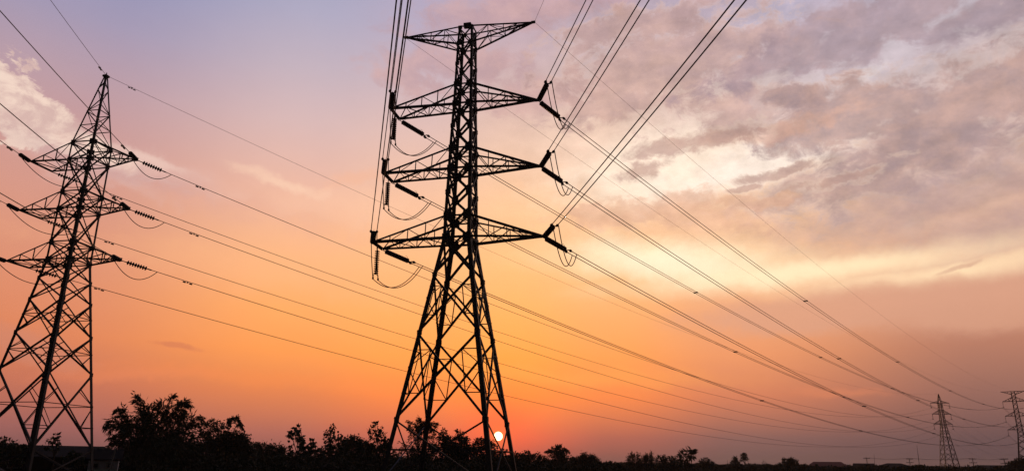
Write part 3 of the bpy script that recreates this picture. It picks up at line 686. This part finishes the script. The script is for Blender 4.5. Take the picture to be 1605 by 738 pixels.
tree('banana_plant', 'open banana plant with large drooping leaves on the skyline', 'plant', 150, [(1070,713,3,.4),(1079,709,3,.4),(1085,707,3,.4),(1076,718,5,.5),(1084,714,3,.4),(1071,727,8)], 1.1, .4, .8, .3, 31, group=TG)
tree('broadleaf_tree', 'small spread-topped tree right of the banana plant', 'tree', 190, [(1107,721,4),(1101,726,5),(1114,726,4),(1108,731,6)], .5, .24, 1.1, .1, 32, group=TG)
tree('broadleaf_tree', 'lone small tree with a narrow crown, left of the lollipop-shaped tree', 'tree', 230, [(1151,720,4),(1149,726,4),(1155,726,4)], .5, .28, 1.2, .1, 33, group=TG, trunk_px=1151)
tree('broadleaf_tree', 'lollipop-shaped tree on a bare thin trunk', 'tree', 230, [(1166,714,4),(1163,719,3,.8),(1170,719,3,.8)], .5, .28, 1.2, .1, 34, group=TG, trunk_px=1167, trunk_r=.2)
tree('broadleaf_tree', 'broad tree with lumpy crown, left of the red-roofed house', 'tree', 230, [(1232,722,4),(1240,722,4),(1247,725,4),(1238,729,7),(1226,728,4)], .5, .28, 1.2, .1, 35, group=TG)
tree('bare_tree', 'thin almost bare tree right of the lollipop-shaped tree', 'tree', 260, [(1198,724,3,.2),(1196,728,3,.25),(1201,728,3,.25)], .45, .14, .5, .1, 36, group=TG)
tree('broadleaf_tree', 'dark low tree at the left edge behind the left pylon', 'tree', 88, [(3,691,6),(12,695,6),(25,700,7),(40,701,7),(8,712,14),(35,713,11)], .34, .17, 1., .2, 37, group=TG)
tree('sapling', 'thin sapling with a few leaf tufts inside the left pylon\'s legs', 'tree', 92, [(87,684,3,.5),(82,690,3,.5),(90,692,3,.5),(76,699,4,.7),(86,700,4,.6)], .45, .22, .7, .2, 38, group=TG, trunk_px=85)
tree('shrub', 'low dark shrub in front of the long dark-roofed house', 'shrub', 90, [(118,712,6,.8),(128,716,7),(108,718,7),(120,724,9)], .34, .18, 1., .2, 41, group='shrubs along the skyline')
tree('shrub', 'leafy shrub beside the pale house wall, left of the bamboo', 'shrub', 90, [(155,706,5,.6),(164,708,5,.6),(172,711,6,.7),(183,716,8)], .34, .18, .9, .3, 39, group='shrubs along the skyline')
tree('broadleaf_tree', 'dark tree by the far flat-topped pylon at the right edge', 'tree', 230, [(1600,726,7),(1588,731,6),(1608,730,9)], .5, .28, 1.2, .1, 40, group=TG)

# scrub in front of the trees, and the far wood: masses nobody could count
def mass(name, label, pts, ln, wd, m, seed):
    rng = np.random.default_rng(seed); P = []; Dv = []
    for (c, r, n) in pts:
        p = rng.normal(size=(n, 3)); p *= (rng.uniform(0, 1, (n, 1)) ** .4) / np.linalg.norm(p, axis=1, keepdims=True); p = p * np.array([r, r, r * .55]); d = p + rng.normal(size=(n, 3)) * r * .4; d[:, 2] += r * .15; P.append(p + np.array(c)); Dv.append(d)
    P = np.concatenate(P); Dv = np.concatenate(Dv); k = P[:, 2] > 0
    tag(leaf_mesh(name, P[k], Dv[k], ln, wd, rng, M[m], None, (0., 0., 0.)), label, None, kind='stuff')
rs = random.Random(77); pts = []
for i in range(300):
    px = rs.uniform(190, 960); d = rs.uniform(84, 150); c = place(px, 720, d)
    h = rs.uniform(1.3, 2.7) * (1 if px < 800 else .75); c.z = h * .5; pts.append((c, h * 1.15, 520))
for i in range(120):
    px = rs.uniform(-30, 200); d = rs.uniform(100, 150); c = place(px, 720, d); h = rs.uniform(1.3, 2.4); c.z = h * .5; pts.append((c, h * 1.1, 420))
mass('undergrowth', 'dark mass of scrub under the trees', pts, .34, .18, 'scrub', 5)
pts = []
for i in range(420):
    px = rs.uniform(900, 1640); d = rs.uniform(200, 520); c = place(px, 720, d); h = (1.2 + .0056 * d * rs.uniform(.5, 1.1)) / 1.16; c.z = h * .5; pts.append((c, h * 1.2, 330))
for i in range(160):
    px = rs.uniform(-60, 950); d = rs.uniform(180, 420); c = place(px, 720, d); h = rs.uniform(2.2, 4.2); c.z = h * .5; pts.append((c, h * 1.2, 240))
mass('distant_wood', 'low dark strip of far trees on the horizon', pts, .8, .5, 'scrub', 6)

# ---------------------------------------------------------------- houses
def house(label, px, dist, w, d, hw, hr, wallm, roofm, rz, over=.5, wins=(), hip=.0, group='houses among the trees'):
    """gable (hip=0) or hipped house; ridge along local x; front towards local -y"""
    c = place(px, 720, dist); root = empty('house', (c.x, c.y, 0), rz); tag(root, label, 'house', group)
    b = MB(); b.box((0, 0, hw / 2), w / 2, d / 2, hw / 2)
    if not hip:
        for s in (-1, 1):
            x = s * (w / 2 - .06); b.add([(x - .06, -d / 2, hw), (x - .06, d / 2, hw), (x - .06, 0, hw + hr), (x + .06, -d / 2, hw), (x + .06, d / 2, hw), (x + .06, 0, hw + hr)], [(0, 1, 2), (5, 4, 3), (0, 3, 4, 1), (1, 4, 5, 2), (2, 5, 3, 0)])
    b.build('wall', M[wallm], root)
    W2, D2 = w / 2 + over, d / 2 + over; z0 = hw - over * hr / (d / 2) + .06; z1 = hw + hr + .08; hx = W2 - hip * w / 2
    b = MB(); th = .12
    lo = [(-W2, -D2, z0), (W2, -D2, z0), (W2, D2, z0), (-W2, D2, z0), (-hx, 0, z1), (hx, 0, z1)]; hi = [(x, y, q + th) for x, y, q in lo]
    b.add(lo + hi, [(0, 4, 5, 1), (2, 5, 4, 3), (6, 7, 11, 10), (8, 9, 10, 11), (0, 1, 7, 6), (2, 3, 9, 8)] + ([(1, 5, 2), (3, 4, 0), (7, 8, 11), (9, 6, 10)] if hip else []) + ([(1, 2, 8, 7), (3, 0, 6, 9)] if hip else [(1, 5, 11, 7), (5, 2, 8, 11), (3, 4, 10, 9), (4, 0, 6, 10)]))
    b.build('roof', M[roofm], root)
    for x, zc, ww, hh in wins:
        f = MB(); y = -d / 2
        for s in (-1, 1): f.box((x + s * ww / 2, y - .03, zc), .05, .05, hh / 2 + .05); f.box((x, y - .03, zc + s * hh / 2), ww / 2 - .05, .05, .05)
        o = f.build('window', M['concrete'], root); g = MB(); g.box((x, y - .012, zc), ww / 2 - .05, .01, hh / 2 - .05); g.build('pane', M['glass'], o)
    return root
house('small pale-walled house with a dark roof and little windows beside the left pylon', 164, 83, 2.5, 2.8, 1.75, .75, 'wall', 'roof', .45, .3, [(-.6, 1.2, .45, .45), (.5, 1.2, .4, .45)])
house('long low dark-roofed house behind the left pylon\'s legs', 78, 100, 13, 6, 2.0, 1.0, 'roof', 'roof', .5, .6, [(-3, 1.3, 1.2, 1), (2, 1.3, 1.2, 1)], .3)
house('red-roofed house low on the right horizon', 1296, 330, 14, 8, 2.6, 1.5, 'concrete', 'redroof', -.4, .6, [(-3, 1.5, 1.4, 1.2), (3, 1.5, 1.4, 1.2)], .35)
house('small dark house between the red-roofed house and the wide grey roof', 1353, 340, 7, 6, 2.4, 1.3, 'concrete', 'roof', -.5, .5, [(0, 1.4, 1.2, 1.1)])
house('wide house with a shallow grey hipped roof, left of the far pointed pylon', 1400, 350, 17, 10, 2.2, 1.7, 'concrete', 'roof', -.45, .8, [(-4, 1.3, 1.4, 1.1), (4, 1.3, 1.4, 1.1)], .8)
house('long low shed roof between the two far pylons', 1562, 300, 15, 8, 2.3, .9, 'concrete', 'roof', -.5, .5, [(-3, 1.3, 1.4, 1.1)], .3)

# ---------------------------------------------------------------- poles and masts
def pole(label, px, py, dist, arms=2, group='utility poles on the right horizon', r=.16, aw=1.4):
    t = place(px, py, dist); root = empty('utility_pole', (t.x, t.y, 0), -R(azel(px, py)[0]) + .15); tag(root, label, 'utility pole', group)
    b = MB(); b.tube([(0, 0, 0), (0, 0, t.z)], [r * 1.2, r * .8], 8); b.build('post', M['concrete'], root)
    for i in range(arms):
        zc = t.z - .5 - i * 1.5; b = MB(); b.box((0, -r - .06, zc), aw, .07, .09); o = b.build('crossarm', M['steel'], root)
        b = MB()
        for x in (-aw * .9, -aw * .45, aw * .45, aw * .9): b.tube([(x, -r - .06, zc + .09), (x, -r - .06, zc + .28), (x, -r - .06, zc + .38)], [.04, .09, .05], 6)
        b.build('pin_insulator', M['disc'], o)
    return root, t
P1 = pole('utility pole with one crossarm above the small dark house', 1358, 716, 380, 1)
P2 = pole('utility pole with two crossarms left of the far pointed pylon', 1425, 717, 380)
P3 = pole('utility pole with two crossarms between the two far pylons', 1524, 717, 380)
P4 = pole('leaning utility pole left of the far flat-topped pylon', 1575, 717, 340); P4[0].rotation_euler = (0, R(-4), P4[0].rotation_euler[2])
for (a, b_, l) in ((P1, P2, 'left stretch of faint pole wires on the right horizon'), (P2, P3, 'middle stretch of faint pole wires behind the far pointed pylon'), (P3, P4, 'right stretch of faint pole wires beside the far flat-topped pylon')):
    root = empty('distribution_line', a[1]); tag(root, l, 'power line', 'pole wires')
    for o in (-1.1, 1.1):
        q = MB(); q.tube([p - a[1] for p in sagline(a[1] + V(o, 0, -.1), b_[1] + V(o, 0, -.1), .6, 16)], .03, 4); q.build('wire', M['cable'], root)
def mast(name, label, px, py, dist, r, px0=None):
    t = place(px, py, dist); q = place(px0 or px, 730, dist); b = MB(); p0_ = V(q.x, q.y, 0)
    b.tube([p0_, p0_ + V(0, 0, t.z * .02), lerp(p0_, t, .6), t], [r * 2.2, r, r * .7, r * .35], 6); b.box(p0_ + V(0, 0, .15), r * 3, r * 3, .15)
    tag(b.build(name, M['steel'], None, loc=p0_), label, 'mast')
mast('radio_mast', 'tall thin radio mast left of the far pointed pylon', 1437, 697, 360, .13, 1441)
mast('radio_mast', 'short thin mast above the wide grey hipped roof', 1370, 711, 360, .1)
mast('radio_mast', 'thin bare pole left of the lone small tree', 1140, 720, 230, .1)
# lamp post by the house at the left
t = place(181, 703, 80); root = empty('lamp_post', (t.x, t.y, 0), .2); tag(root, 'thin pale post leaning beside the pale house at the left', 'lamp post')
b = MB(); b.tube([(-.35, 0, 0), (0, 0, t.z)], [.08, .05], 8); b.build('post', M['concrete'], root)
b = MB(); b.tube([(0, 0, t.z - .05), (.15, 0, t.z + .05), (.45, 0, t.z + .06)], .03, 6); b.box((.55, 0, t.z + .05), .16, .07, .04); b.build('lamp_head', M['steel'], root)
